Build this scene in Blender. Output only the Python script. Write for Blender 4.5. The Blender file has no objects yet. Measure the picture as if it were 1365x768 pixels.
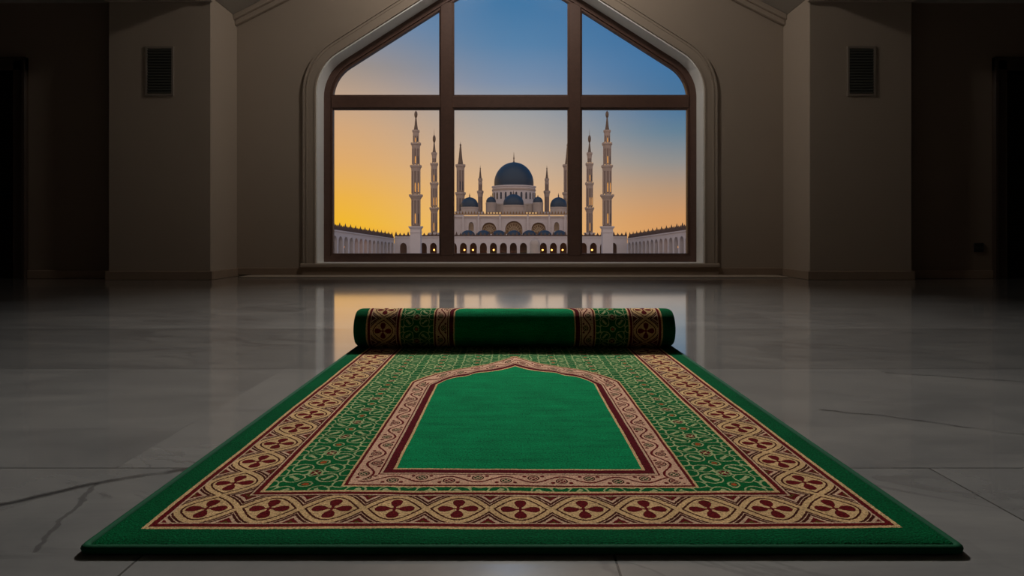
import bpy, math, random
from mathutils import Vector, Matrix
from mathutils.geometry import tessellate_polygon
random.seed(7)
C = bpy.context.scene.collection
PI = math.pi

# ------------------------------------------------------------------ colour
def lin(c):
    c /= 255.0
    return c / 12.92 if c <= 0.04045 else ((c + 0.055) / 1.055) ** 2.4
def rgb(r, g, b): return (lin(r), lin(g), lin(b), 1.0)

# ------------------------------------------------------------------ node maths
class Tree:
    cur = None
class E:
    def __init__(s, sock): s.s = sock
    def __add__(a, b): return m('ADD', a, b)
    __radd__ = __add__
    def __sub__(a, b): return m('SUBTRACT', a, b)
    def __rsub__(a, b): return m('SUBTRACT', b, a)
    def __mul__(a, b): return m('MULTIPLY', a, b)
    __rmul__ = __mul__
    def __truediv__(a, b): return m('DIVIDE', a, b)
    def __rtruediv__(a, b): return m('DIVIDE', b, a)
    def __neg__(a): return m('MULTIPLY', a, -1.0)
def put(sock, v):
    if isinstance(v, E): Tree.cur.links.new(v.s, sock)
    else: sock.default_value = v
def m(op, a, b=None, c=None):
    n = Tree.cur.nodes.new('ShaderNodeMath'); n.operation = op
    put(n.inputs[0], a)
    if b is not None: put(n.inputs[1], b)
    if c is not None: put(n.inputs[2], c)
    return E(n.outputs[0])
def mn(a, b): return m('MINIMUM', a, b)
def mx(a, b): return m('MAXIMUM', a, b)
def ab(a): return m('ABSOLUTE', a)
def lt(a, b): return m('LESS_THAN', a, b)
def gt(a, b): return m('GREATER_THAN', a, b)
def fmod(a, b): return m('FLOORED_MODULO', a, b)
def floor_(a): return m('FLOOR', a)
def sin(a): return m('SINE', a)
def cos(a): return m('COSINE', a)
def sqrt(a): return m('SQRT', a)
def hyp(a, b): return sqrt(a * a + b * b)
def within(a, lo, hi): return gt(a, lo) * lt(a, hi)
def cellfold(a, p): return fmod(a + p * 0.5, p) - p * 0.5
def sstep(lo, hi, v, a=0.0, b=1.0):
    n = Tree.cur.nodes.new('ShaderNodeMapRange'); n.interpolation_type = 'SMOOTHSTEP'
    put(n.inputs[0], v); n.inputs[1].default_value = lo; n.inputs[2].default_value = hi
    n.inputs[3].default_value = a; n.inputs[4].default_value = b
    return E(n.outputs[0])
def mixc(f, a, b):
    n = Tree.cur.nodes.new('ShaderNodeMix'); n.data_type = 'RGBA'; n.clamp_factor = True
    put(n.inputs[0], f); put(n.inputs[6], a); put(n.inputs[7], b)
    return E(n.outputs[2])
def scalec(c, f):
    n = Tree.cur.nodes.new('ShaderNodeMix'); n.data_type = 'RGBA'; n.blend_type = 'MULTIPLY'
    n.inputs[0].default_value = 1.0
    put(n.inputs[6], c)
    k = Tree.cur.nodes.new('ShaderNodeCombineColor')
    for i in range(3): put(k.inputs[i], f)
    put(n.inputs[7], E(k.outputs[0]))
    return E(n.outputs[2])
def xyz(x, y, z):
    k = Tree.cur.nodes.new('ShaderNodeCombineXYZ')
    for i, v in enumerate((x, y, z)): put(k.inputs[i], v)
    return E(k.outputs[0])
def sep(v):
    k = Tree.cur.nodes.new('ShaderNodeSeparateXYZ'); put(k.inputs[0], v)
    return [E(o) for o in k.outputs]
def noise(vec, scale=1.0, detail=2.0, rough=0.5, dist=0.0):
    n = Tree.cur.nodes.new('ShaderNodeTexNoise')
    put(n.inputs['Vector'], vec)
    n.inputs['Scale'].default_value = scale; n.inputs['Detail'].default_value = detail
    n.inputs['Roughness'].default_value = rough; n.inputs['Distortion'].default_value = dist
    return E(n.outputs[0])
def white(vec):
    n = Tree.cur.nodes.new('ShaderNodeTexWhiteNoise'); put(n.inputs['Vector'], vec)
    return E(n.outputs['Value'])
def ramp(f, stops):
    n = Tree.cur.nodes.new('ShaderNodeValToRGB'); put(n.inputs[0], f)
    el = n.color_ramp.elements
    while len(el) > 1: el.remove(el[0])
    for i, (p, c) in enumerate(stops):
        e = el[0] if i == 0 else el.new(p)
        e.position = p; e.color = c
    return E(n.outputs[0])
def fcurve(x, pts):
    n = Tree.cur.nodes.new('ShaderNodeFloatCurve'); put(n.inputs['Value'], x)
    cm = n.mapping; c = cm.curves[0]
    while len(c.points) > 2: c.points.remove(c.points[1])
    c.points[0].location = pts[0]; c.points[-1].location = pts[-1]
    for p in pts[1:-1]: c.points.new(*p)
    for p in c.points: p.handle_type = 'AUTO'
    cm.use_clip = False
    cm.update()
    return E(n.outputs[0])
def objcoord():
    t = Tree.cur.nodes.new('ShaderNodeTexCoord'); return E(t.outputs['Object'])
def worldpos():
    t = Tree.cur.nodes.new('ShaderNodeNewGeometry'); return E(t.outputs['Position'])
def bump(h, dist, strength=1.0):
    n = Tree.cur.nodes.new('ShaderNodeBump'); put(n.inputs['Height'], h)
    n.inputs['Distance'].default_value = dist; n.inputs['Strength'].default_value = strength
    return E(n.outputs[0])

def mat_begin(name):
    mt = bpy.data.materials.new(name); mt.use_nodes = True
    Tree.cur = mt.node_tree
    b = mt.node_tree.nodes['Principled BSDF']
    return mt, b
def plain(name, col, rough=0.6, metal=0.0, var=0.08, scale=6.0, emit=None, es=0.0, spec=0.5, bmp=0.0):
    mt, b = mat_begin(name)
    n = noise(objcoord(), scale, 4.0, 0.6)
    put(b.inputs['Base Color'], scalec(col, n * (2 * var) + (1.0 - var)))
    b.inputs['Roughness'].default_value = rough; b.inputs['Metallic'].default_value = metal
    b.inputs['Specular IOR Level'].default_value = spec
    if bmp: put(b.inputs['Normal'], bump(noise(objcoord(), scale * 6, 3.0), bmp))
    if emit:
        b.inputs['Emission Color'].default_value = emit; b.inputs['Emission Strength'].default_value = es
    return mt

# ------------------------------------------------------------------ mesh builder
class MB:
    def __init__(s): s.v = []; s.f = []; s.M = None
    def add(s, vs, fs):
        o = len(s.v)
        s.v += [(s.M @ Vector(p)) if s.M else Vector(p) for p in vs]
        s.f += [tuple(i + o for i in f) for f in fs]
    def box(s, x0, x1, y0, y1, z0, z1, bv=0.0):
        if bv <= 0:
            s.add([(x0,y0,z0),(x1,y0,z0),(x1,y1,z0),(x0,y1,z0),(x0,y0,z1),(x1,y0,z1),(x1,y1,z1),(x0,y1,z1)],
                  [(0,3,2,1),(4,5,6,7),(0,1,5,4),(1,2,6,5),(2,3,7,6),(3,0,4,7)])
        else:
            r = bv
            ring = lambda i, z: [(x0+r-i*r*0+(-r+i),y0+i,z) for _ in ()]
            def loop(d, z):
                return [(x0+d,y0+r,z),(x0+r,y0+d,z),(x1-r,y0+d,z),(x1-d,y0+r,z),
                        (x1-d,y1-r,z),(x1-r,y1-d,z),(x0+r,y1-d,z),(x0+d,y1-r,z)]
            L = loop(r*0.999, z0) + loop(0, z0+r) + loop(0, z1-r) + loop(r*0.999, z1)
            F = [tuple(range(7,-1,-1)), tuple(range(24,32))]
            for k in range(3):
                for i in range(8):
                    j = (i+1) % 8
                    F.append((k*8+i, k*8+j, k*8+8+j, k*8+8+i))
            s.add(L, F)
    def lathe(s, cx, cy, prof, n=16, rot=0.0, cap=True):
        V = []; F = []
        for (r, z) in prof:
            for i in range(n):
                a = rot + 2*PI*i/n
                V.append((cx + r*math.cos(a), cy + r*math.sin(a), z))
        for k in range(len(prof)-1):
            for i in range(n):
                j = (i+1) % n
                F.append((k*n+i, k*n+j, (k+1)*n+j, (k+1)*n+i))
        if cap:
            F.append(tuple(range(n-1,-1,-1))); F.append(tuple(range((len(prof)-1)*n, len(prof)*n)))
        s.add(V, F)
    def prism(s, outer, holes, y0, y1):
        """polygon (x,z) with holes, extruded along y"""
        loops = [outer] + holes
        tri = tessellate_polygon([[Vector((p[0], p[1], 0)) for p in L] for L in loops])
        flat = [p for L in loops for p in L]; n = len(flat)
        V = [(p[0], y0, p[1]) for p in flat] + [(p[0], y1, p[1]) for p in flat]
        F = []
        for t in tri:
            a, b, c = [flat[i] for i in t]
            ar = (b[0]-a[0])*(c[1]-a[1]) - (c[0]-a[0])*(b[1]-a[1])
            if abs(ar) < 1e-12: continue
            t = tuple(t) if ar > 0 else tuple(reversed(t))
            F.append(t); F.append(tuple(i + n for i in reversed(t)))
        o = 0
        for L in loops:
            k = len(L)
            area = sum(L[i][0]*L[(i+1)%k][1]-L[(i+1)%k][0]*L[i][1] for i in range(k))
            flip = (area < 0) != (L is not outer)
            for i in range(k):
                j = (i+1) % k
                q = (o+i, o+i+n, o+j+n, o+j)
                F.append(tuple(reversed(q)) if flip != (L is not outer) else q)
            o += k
        s.add(V, F)
    def ring(s, a, b, y0, y1):
        """two equal-length closed (x,z) loops, extruded: a frame"""
        n = len(a)
        V = [(p[0],y0,p[1]) for p in a]+[(p[0],y0,p[1]) for p in b]+[(p[0],y1,p[1]) for p in a]+[(p[0],y1,p[1]) for p in b]
        F = []
        for i in range(n):
            j = (i+1) % n
            F += [(i,j,n+j,n+i),(2*n+j,2*n+i,3*n+i,3*n+j),(i,2*n+i,2*n+j,j),(n+j,3*n+j,3*n+i,n+i)]
        s.add(V, F)
    def tube(s, pts, r, n=10, closed=False):
        k = len(pts); V = []; F = []
        for i, p in enumerate(pts):
            p = Vector(p)
            a = Vector(pts[(i-1) % k]) if (closed or i > 0) else p
            b = Vector(pts[(i+1) % k]) if (closed or i < k-1) else p
            t = (b-a).normalized()
            up = Vector((0,0,1)) if abs(t.z) < 0.9 else Vector((0,1,0))
            e1 = t.cross(up).normalized(); e2 = e1.cross(t)
            for q in range(n):
                w = 2*PI*q/n
                V.append(tuple(p + e1*(r*math.cos(w)) + e2*(r*math.sin(w))))
        for i in range(k if closed else k-1):
            j = (i+1) % k
            for q in range(n):
                w = (q+1) % n
                F.append((i*n+q, i*n+w, j*n+w, j*n+q))
        if not closed:
            F.append(tuple(range(n-1,-1,-1))); F.append(tuple(range((k-1)*n, k*n)))
        s.add(V, F)
    def ball(s, cx, cy, cz, r, n=10, sz=1.0):
        prof = []
        for k in range(n//2+1):
            a = -PI/2 + PI*k/(n//2)
            prof.append((max(r*math.cos(a), r*0.02), cz + sz*r*math.sin(a)))
        s.lathe(cx, cy, prof, n)

def worldloc(o):
    L = Vector((0,0,0))
    while o: L = L + o.location; o = o.parent
    return L
def obj(name, mb, mat, parent=None, smooth=False, angle=35, base=None, bevel=0.0):
    me = bpy.data.meshes.new(name)
    org = worldloc(parent) if parent else Vector(base or (0,0,0))
    me.from_pydata([tuple(v - org) for v in mb.v], [], mb.f); me.update()
    import bmesh
    bm = bmesh.new(); bm.from_mesh(me); bmesh.ops.recalc_face_normals(bm, faces=bm.faces); bm.to_mesh(me); bm.free()
    me.materials.append(mat)
    o = bpy.data.objects.new(name, me); C.objects.link(o)
    if parent: o.parent = parent
    else: o.location = org
    if smooth:
        me.polygons.foreach_set('use_smooth', [True]*len(me.polygons))
        try: me.set_sharp_from_angle(angle=math.radians(angle))
        except Exception: pass
    if bevel:
        b = o.modifiers.new('b', 'BEVEL'); b.width = bevel; b.segments = 2; b.limit_method = 'ANGLE'; b.angle_limit = math.radians(40)
    return o
def thing(name, label, cat, loc=(0,0,0), group=None):
    o = bpy.data.objects.new(name, None); C.objects.link(o); o.location = loc
    o.empty_display_size = 0.1
    o['label'] = label; o['category'] = cat
    if group: o['group'] = group
    return o
def struct(name, mb, mat, label=None, cat=None, **k):
    o = obj(name, mb, mat, **k); o['kind'] = 'structure'
    if label: o['label'] = label
    if cat: o['category'] = cat
    return o

# ------------------------------------------------------------------ camera
HC = 0.40; F_PX = 800.0; VPX, VPY = 680.0, 314.0
cam = bpy.data.cameras.new('camera'); co = bpy.data.objects.new('camera', cam); C.objects.link(co)
co.location = (0, 0, HC); co.rotation_euler = (PI/2, 0, 0)
cam.sensor_width = 36; cam.lens = F_PX/1365*36
cam.shift_x = (682.5-VPX)/1365; cam.shift_y = -(384-VPY)/1365
cam.clip_end = 2000; cam.clip_start = 0.02
bpy.context.scene.camera = co
def PX(px, D): return (px-VPX)/F_PX*D
def PZ(py, D): return HC + (VPY-py)/F_PX*D

# ------------------------------------------------------------------ rug measures
RC = 0.015; HALF = 0.55; V0 = 0.755; RT = 0.010
ROLL_D = 2.112; ROLL_R = 0.074; PITCH = 0.0095; PER = 0.0897

def rug_material():
    mt, b = mat_begin('woven rug pile')
    uvn = Tree.cur.nodes.new('ShaderNodeUVMap'); uvn.uv_map = 'UVMap'
    u0, v0, _ = sep(E(uvn.outputs[0]))
    base = xyz(u0, v0, 0.0)
    # the weave wobbles by about a knot
    j1 = noise(base, 260.0, 2.0) - 0.5
    j2 = noise(xyz(u0 + 7.3, v0 + 2.1, 0.0), 260.0, 2.0) - 0.5
    big = (noise(base, 9.0, 1.0) - 0.5) * 0.006
    u = u0 + j1 * 0.0030 + big * 0.5; v = v0 + j2 * 0.0030 + big
    U = ab(u)
    gold = rgb(220,182,130); tan = rgb(214,178,146); maroon = rgb(104,20,24); dark = rgb(76,30,20)
    pink = rgb(222,176,146); olive = rgb(92,72,24); vine = rgb(172,182,128)
    border = rgb(0,88,48); field = rgb(0,134,80); fgreen = rgb(6,98,46); orange = rgb(176,84,40)
    eS = HALF - U; eF = v - V0
    e = mn(eS, eF)
    # ---- wide outer band with lens ribbons and four-petal flowers
    front = lt(eF, eS)
    vc = V0 + 0.1015
    s_ = front * u + (1.0 - front) * (v - vc)
    t = ab(e - 0.1015)
    sm = ab(cellfold(s_, PER))
    A = 0.0390
    th = sm * (PI/PER)
    wave = A * cos(th)
    slope = sin(th) * (A*PI/PER)
    dist = (t - wave) / sqrt(slope*slope + 1.0)
    col = mixc(gt(dist, 0.0), gold, tan)
    # small stepped triangles between the lenses
    tri = dist - 0.0085
    col = mixc(gt(tri, 0.0), col, dark)
    col = mixc(gt(tri, 0.0035), col, tan)
    col = mixc(gt(tri, 0.0075), col, maroon)
    col = mixc(gt(tri, 0.0125), col, olive)
    # ribbon
    ad = ab(dist)
    col = mixc(lt(ad, 0.0072), col, dark)
    col = mixc(lt(ad, 0.0041), col, gold)
    # petals
    a_ = mx(sm, t); b_ = mn(sm, t)
    p1 = (a_ - 0.0170) / 0.0115; w_ = 0.0085 + (a_ - 0.017) * 0.22
    p2 = b_ / w_
    pet = lt(p1*p1 + p2*p2, 1.0)
    stem = lt(b_, 0.0020) * lt(a_, 0.020)
    col = mixc(mx(pet, stem), col, maroon)
    # lines either side of the band
    band = col
    for lo, hi, c in ((0.0,0.0600,tan),(0.0,0.0572,maroon),(0.0,0.0490,gold),(0.0,0.0430,border)):
        band = mixc(lt(e, hi), band, c)
    band = mixc(gt(e, 0.1425), band, dark)
    band = mixc(gt(e, 0.1445), band, tan)
    band = mixc(gt(e, 0.1475), band, maroon)
    band = mixc(gt(e, 0.1555), band, gold)
    # ---- scrolling vines on green
    FU = 0.109
    q1 = noise(xyz(u0, v0, 1.0), 30.0, 2.0) - 0.5; q2 = noise(xyz(u0, v0, 5.0), 30.0, 2.0) - 0.5
    fx = ab(cellfold(U - 0.3350 + q1 * 0.012, FU)); fy = cellfold(v - (V0 + 0.05) + q2 * 0.012, PER); fY = ab(fy)
    line = noise(xyz(u0, v0, 8.0), 75.0, 2.0) * 0.0026 + 0.0001
    d1 = ab(hyp(fx - 0.0270, fY - 0.0205) - 0.0165)
    d2 = ab(hyp(fx, fY) - 0.0125)
    d3 = ab(hyp(fx - 0.0545, fY) - 0.0130)
    d4 = ab(hyp(fx, fY - 0.04485) - 0.0095)
    d5 = ab(hyp(fx - 0.0545, fY - 0.04485) - 0.0120)
    lx = fx - 0.0270; ly = fY - 0.0205
    d6 = mx(hyp(lx + ly, 0.0) * 0.5 - 0.0012, hyp(lx, ly) - 0.0095)      # a leaf inside each scroll
    d7 = mx(ab(lx - ly) * 0.7 - 0.0010, ab(hyp(lx, ly) - 0.0205) - 0.0040)
    d6 = mn(d6, d7)
    dd = mn(mn(d1, d2), mn(mn(d3, d4), mn(d5, d6)))
    fl = mixc(lt(dd, line), fgreen, vine)
    c0 = hyp(fx, fY); a0 = mx(fx, fY); b0 = mn(fx, fY)
    ros = lt(c0, 0.0090)
    fl = mixc(ros, fl, maroon)
    fl = mixc(lt(hyp(fx - fY, 0.0), 0.0016) * ros, fl, vine)
    fl = mixc(lt(c0, 0.0026), fl, gold)
    fl = mixc(lt(hyp(fx, fY - 0.04485), 0.0050), fl, orange)
    # ---- prayer niche
    k = 0.30
    inn = [(0.0,1.790),(0.03,1.752),(0.075,1.718),(0.118,1.696),(0.132,1.672),(0.165,1.650),(0.19,1.615),(0.21,1.560),(0.3,1.30)]
    out = [(0.0,1.930),(0.04,1.872),(0.085,1.818),(0.13,1.780),(0.17,1.752),(0.21,1.712),(0.245,1.66),(0.275,1.600),(0.3,1.54)]
    tin = fcurve(U / k, [(p/k, (q-1.2)) for p, q in inn]) + 1.2
    tout = fcurve(U / k, [(p/k, (q-1.2)) for p, q in out]) + 1.2
    Vb = 1.003
    nl = U - 0.2045; nb = Vb - v
    nlin = mx(nl, nb) / 0.070
    ntop = (v - tin) / (tout - tin)
    n1 = mx(nlin, ntop)
    along1 = mx(gt(nb, nl), gt(ntop, nlin))
    # the next niche begins where the rug turns over the top of the roll
    VR = ROLL_D + 0.0274 + PI*0.0712 + 0.004; cr = 0.035
    dx = U - (0.2045 - cr); dy = (VR + cr) - v
    sd = hyp(mx(dx, 0.0), mx(dy, 0.0)) + mn(mx(dx, dy), 0.0) - cr
    n2 = sd / 0.070
    along2 = gt(VR - v, nl)
    second = lt(n2, n1)
    n = mn(n1, n2)
    along = second * along2 + (1.0 - second) * along1
    s2 = along * u + (1.0 - along) * (v - Vb)
    t2 = (n - 0.62) * 0.070
    ph = s2 * (2*PI/PER)
    vd = ab(t2 - sin(ph) * 0.0105)
    ib = mixc(lt(vd, 0.0022), pink, maroon)
    fxx = cellfold(s2, PER/2)                       # flowers in each bend
    sgn = sin(ph)
    fs = ab(cellfold(s2 - PER/4, PER/2)); ft = ab(t2 + (gt(sgn, 0.0)*2.0 - 1.0) * 0.0055)
    fr = hyp(fs, ft)
    ib = mixc(lt(ab(fr - 0.0085), 0.0012), ib, dark)
    pick = gt(white(xyz(floor_((s2) / (PER/2)), 0.0, 0.0)), 0.5)
    leaf = mixc(pick, rgb(40,70,36), rgb(104,24,30))
    ib = mixc(lt(fr, 0.0062), ib, leaf)
    ib = mixc(lt(ab(fs - ft), 0.0010) * lt(fr, 0.0062), ib, pink)
    ib = mixc(lt(hyp(ab(fs - 0.0145), t2 - (gt(sgn,0.0)*2.0-1.0)*(-0.012)), 0.0035), ib, maroon)
    ib = mixc(lt(n, 0.365), ib, maroon)
    ib = mixc(lt(n, 0.325), ib, tan)
    ib = mixc(lt(n, 0.270), ib, rgb(96,16,26))
    ib = mixc(lt(n, 0.070), ib, gold)
    streak = noise(xyz(u0 * 7.0, v0 * 60.0, 0.0), 1.0, 4.0, 0.6)
    fieldc = scalec(field, streak * 0.9 + 0.55)
    ib = mixc(lt(n, 0.0), ib, fieldc)
    ib = mixc(gt(n, 0.880), ib, pink)
    ib = mixc(gt(n, 0.925), ib, maroon)
    inner = mixc(lt(n, 1.0), fl, ib)
    inner = mixc(within(n, 1.0, 1.05), inner, gold)
    full = mixc(gt(e, 0.161), band, inner)
    # tufts
    tuft = noise(xyz(u0 * 1.0, v0 * 1.0, 0.0), 300.0, 2.0, 0.7)
    vor = Tree.cur.nodes.new('ShaderNodeTexVoronoi'); put(vor.inputs['Vector'], base); vor.inputs['Scale'].default_value = 420.0
    knot = E(vor.outputs['Distance'])
    patch = noise(xyz(u0, v0, 3.0), 14.0, 3.0, 0.6)
    full = scalec(full, 0.68 * (tuft * 2.4 - 0.2) * (1.12 - knot * 0.35) * (patch * 0.7 + 0.65))
    put(b.inputs['Base Color'], full)
    b.inputs['Roughness'].default_value = 0.95
    b.inputs['Specular IOR Level'].default_value = 0.03
    put(b.inputs['Normal'], bump(tuft * 0.6 - knot * 0.6, 0.0022, 0.7))
    return mt

def floor_material():
    mt, b = mat_begin('polished grey marble')
    P = worldpos(); x, y, z = sep(P)
    TL, TW = 0.77, 0.59
    wob = noise(P, 1.6, 4.0, 0.6)
    r = floor_((y - 0.262) / TL)
    odd = fmod(r, 2.0)
    xo = x - 0.13 + odd * 0.0
    xs = xo + fmod(r * 0.37, 1.0) * TW
    c = floor_(xs / TW)
    dy = ab(cellfold(y - 0.262, TL)); dx = ab(cellfold(xs, TW))
    jy = lt(dy, 0.0022); jx = lt(dx, 0.0013)
    tone = white(xyz(c, r, 1.0)); rowtone = white(xyz(r, 4.0, 2.0))
    stretched = xyz(x * 1.0 + tone * 9.0, y * 2.6 + rowtone * 5.0, 0.0)
    cloud = noise(stretched, 1.7, 7.0, 0.62, 0.6)
    vn = noise(xyz(x * 1.3 + tone * 17.0, y * 3.0 + x * 0.8, 2.0), 1.5, 6.0, 0.55, 0.9)
    vein = sstep(0.0, 0.028, ab(vn - 0.5), 1.0, 0.0)
    vein = vein * sstep(0.45, 0.62, noise(P, 1.1, 2.0))
    fine = noise(P, 26.0, 4.0, 0.6)
    val = cloud * 0.95 + 0.52 + (tone - 0.5) * 0.10 + (fine - 0.5) * 0.10
    base = mixc(cloud, rgb(121,121,121), rgb(133,130,125))
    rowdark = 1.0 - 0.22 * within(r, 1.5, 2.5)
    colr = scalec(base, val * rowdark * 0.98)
    colr = mixc(vein * 0.5, colr, rgb(70,68,70))
    # the two long veins
    def seg(ax, ay, bx, by):
        L2 = (bx-ax)**2 + (by-ay)**2
        h = ((wx-ax)*(bx-ax) + (wy-ay)*(by-ay)) / L2
        h = mn(mx(h, 0.0), 1.0)
        return hyp(wx - (h*(bx-ax) + ax), wy - (h*(by-ay) + ay))
    wq = noise(P, 9.0, 4.0, 0.6) - 0.5; wq2 = noise(P + xyz(5.0,3.0,0.0) if False else P, 23.0, 3.0, 0.6) - 0.5
    wx = x + wq * 0.035; wy = y + wq * 0.045 + wq2 * 0.012
    ps = [(-0.86,0.83),(-0.745,0.898),(-0.685,0.955),(-0.61,1.002),(-0.55,1.028)]
    dL = None
    for p, q in zip(ps, ps[1:]):
        d = seg(*p, *q); dL = d if dL is None else mn(dL, d)
    thin = [(-0.672,0.965),(-0.645,0.90),(-0.635,0.84),(-0.60,0.76)]
    dT = None
    for p, q in zip(thin, thin[1:]):
        d = seg(*p, *q); dT = d if dT is None else mn(dT, d)
    rs = [(0.72,1.385),(0.845,1.315),(1.01,1.215),(1.25,1.20)]
    dR = None
    for p, q in zip(rs, rs[1:]):
        d = seg(*p, *q); dR = d if dR is None else mn(dR, d)
    rs2 = [(1.10,1.75),(1.45,1.62),(1.9,1.60)]
    for p, q in zip(rs2, rs2[1:]): dR = mn(dR, seg(*p, *q))
    wv = noise(P, 7.0, 3.0, 0.7)
    colr = mixc(sstep(0.001, 0.013, dL, 0.85, 0.0) * sstep(0.30, 0.55, wv), colr, rgb(42,41,42))
    colr = mixc(sstep(0.001, 0.005, dT, 0.50, 0.0), colr, rgb(50,48,50))
    colr = mixc(sstep(0.001, 0.008, dR, 0.75, 0.0) * sstep(0.30, 0.6, wv), colr, rgb(48,47,48))
    near = lt(y, 1.04) * lt(dx, 0.0016)
    colr = mixc(mx(jy * 0.55, jx * 0.20), colr, rgb(40,40,40))
    colr = mixc(near * 0.6, colr, rgb(38,38,38))
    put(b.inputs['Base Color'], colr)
    put(b.inputs['Roughness'], noise(xyz(x, y*3.0, 0.0), 6.0, 4.0) * 0.05 + 0.085)
    b.inputs['Specular IOR Level'].default_value = 0.5
    b.inputs['IOR'].default_value = 1.55
    b.inputs['Coat Weight'].default_value = 1.0; b.inputs['Coat Roughness'].default_value = 0.08; b.inputs['Coat IOR'].default_value = 1.5
    put(b.inputs['Normal'], bump(noise(xyz(x, y*1.0, 0.0), 38.0, 3.0) * 0.5 - mx(jy, jx) * 0.6, 0.0006, 0.25))
    return mt

def wood_material(name, c1, c2):
    mt, b = mat_begin(name)
    x, y, z = sep(worldpos())
    n = noise(xyz(x * 14.0, y * 14.0, z * 14.0), 1.0, 5.0, 0.6, 1.2)
    put(b.inputs['Base Color'], mixc(n, c1, c2)); b.inputs['Roughness'].default_value = 0.42
    put(b.inputs['Normal'], bump(n, 0.001, 0.2))
    return mt
def glass_material():
    mt = bpy.data.materials.new('clear window glass'); mt.use_nodes = True
    T = mt.node_tree; Tree.cur = T
    for n in list(T.nodes):
        if n.type == 'BSDF_PRINCIPLED': T.nodes.remove(n)
    out = [n for n in T.nodes if n.type == 'OUTPUT_MATERIAL'][0]
    tr = T.nodes.new('ShaderNodeBsdfTransparent'); tr.inputs[0].default_value = (0.97,0.98,0.98,1)
    gl = T.nodes.new('ShaderNodeBsdfGlossy'); gl.inputs['Roughness'].default_value = 0.02
    gl.inputs[0].default_value = (1,1,1,1)
    fr = T.nodes.new('ShaderNodeFresnel'); fr.inputs[0].default_value = 1.45
    nz = noise(worldpos(), 0.8, 1.0)
    put(gl.inputs['Roughness'], nz * 0.02 + 0.005)
    mxs = T.nodes.new('ShaderNodeMixShader')
    T.links.new(fr.outputs[0], mxs.inputs[0]); T.links.new(tr.outputs[0], mxs.inputs[1]); T.links.new(gl.outputs[0], mxs.inputs[2])
    T.links.new(mxs.outputs[0], out.inputs[0])
    return mt

M_RUG = rug_material()
M_FLOOR = floor_material()
M_BIND = plain('dark green binding', rgb(0,70,42), 0.85, var=0.25, scale=300.0, spec=0.15)
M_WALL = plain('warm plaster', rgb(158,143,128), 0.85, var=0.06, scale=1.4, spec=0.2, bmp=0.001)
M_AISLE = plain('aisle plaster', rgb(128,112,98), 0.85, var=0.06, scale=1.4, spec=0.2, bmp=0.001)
M_CEIL = plain('ceiling plaster', rgb(158,150,140), 0.9, var=0.05, scale=2.0, spec=0.2)
M_REVEAL = plain('white reveal paint', rgb(236,234,230), 0.6, var=0.04, scale=3.0)
M_BASE = plain('brown stone skirting', rgb(138,118,100), 0.6, var=0.15, scale=9.0)
M_WOOD = wood_material('dark brown wood', rgb(76,54,46), rgb(104,76,64))
M_DOORW = wood_material('door frame wood', rgb(52,40,32), rgb(66,52,42))
M_GLASS = glass_material()
M_VENT = plain('grey vent metal', rgb(74,74,68), 0.5, 0.3)
M_VENTF = plain('pale vent frame', rgb(128,116,104), 0.7)
M_BLACK = plain('black plastic', rgb(18,17,16), 0.5)
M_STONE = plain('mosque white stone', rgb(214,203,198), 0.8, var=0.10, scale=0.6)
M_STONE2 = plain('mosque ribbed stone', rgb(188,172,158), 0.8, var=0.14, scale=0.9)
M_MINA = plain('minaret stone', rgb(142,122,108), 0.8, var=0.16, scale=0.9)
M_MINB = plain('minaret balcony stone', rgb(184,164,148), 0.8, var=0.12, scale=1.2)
M_DOME = plain('slate blue dome tiles', rgb(38,58,76), 0.45, var=0.12, scale=0.8)
M_SPIRE = plain('spire bronze', rgb(112,92,74), 0.5, 0.2, var=0.1)
M_ROOF = plain('brown roof cresting', rgb(92,72,62), 0.8, var=0.2, scale=1.0)
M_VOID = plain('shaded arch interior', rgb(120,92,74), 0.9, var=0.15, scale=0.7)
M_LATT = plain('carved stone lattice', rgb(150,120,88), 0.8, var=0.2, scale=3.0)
M_LATP = plain('pale carved lattice', rgb(206,180,144), 0.8, var=0.15, scale=3.0)
M_DARKG = plain('dark window glass', rgb(46,56,72), 0.2)
M_LAMP = plain('warm lantern', rgb(255,190,100), 0.5, emit=rgb(255,160,70), es=7.0)
M_LITW = plain('lit window', rgb(240,190,110), 0.5, emit=rgb(255,170,70), es=0.6)
M_COVE = plain('cove light', rgb(255,220,160), 0.5, emit=rgb(255,200,120), es=0.4)
M_PLAZA = plain('pale plaza paving', rgb(176,168,160), 0.7, var=0.1, scale=0.3)
M_PEND = plain('brass pendant', rgb(150,112,60), 0.35, 0.9)
M_BULB = plain('bulb', rgb(255,240,220), 0.4, emit=rgb(255,236,210), es=20.0)

# ------------------------------------------------------------------ room shell
DW = 5.93; DWIN = 6.13; DP = 5.42; DA = 5.58
XP = 2.70; XPO = 3.63          # pillar inner and outer edge
XROOM = 6.2; DBACK = -2.6
SPR = 2.56                     # springing of the gabled vault / flat side ceilings
RIDGE = 3.92
mb = MB(); mb.box(-XROOM-1.2, XROOM+1.2, DBACK-0.1, 6.9, -0.12, 0.0); struct('floor', mb, M_FLOOR)

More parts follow.
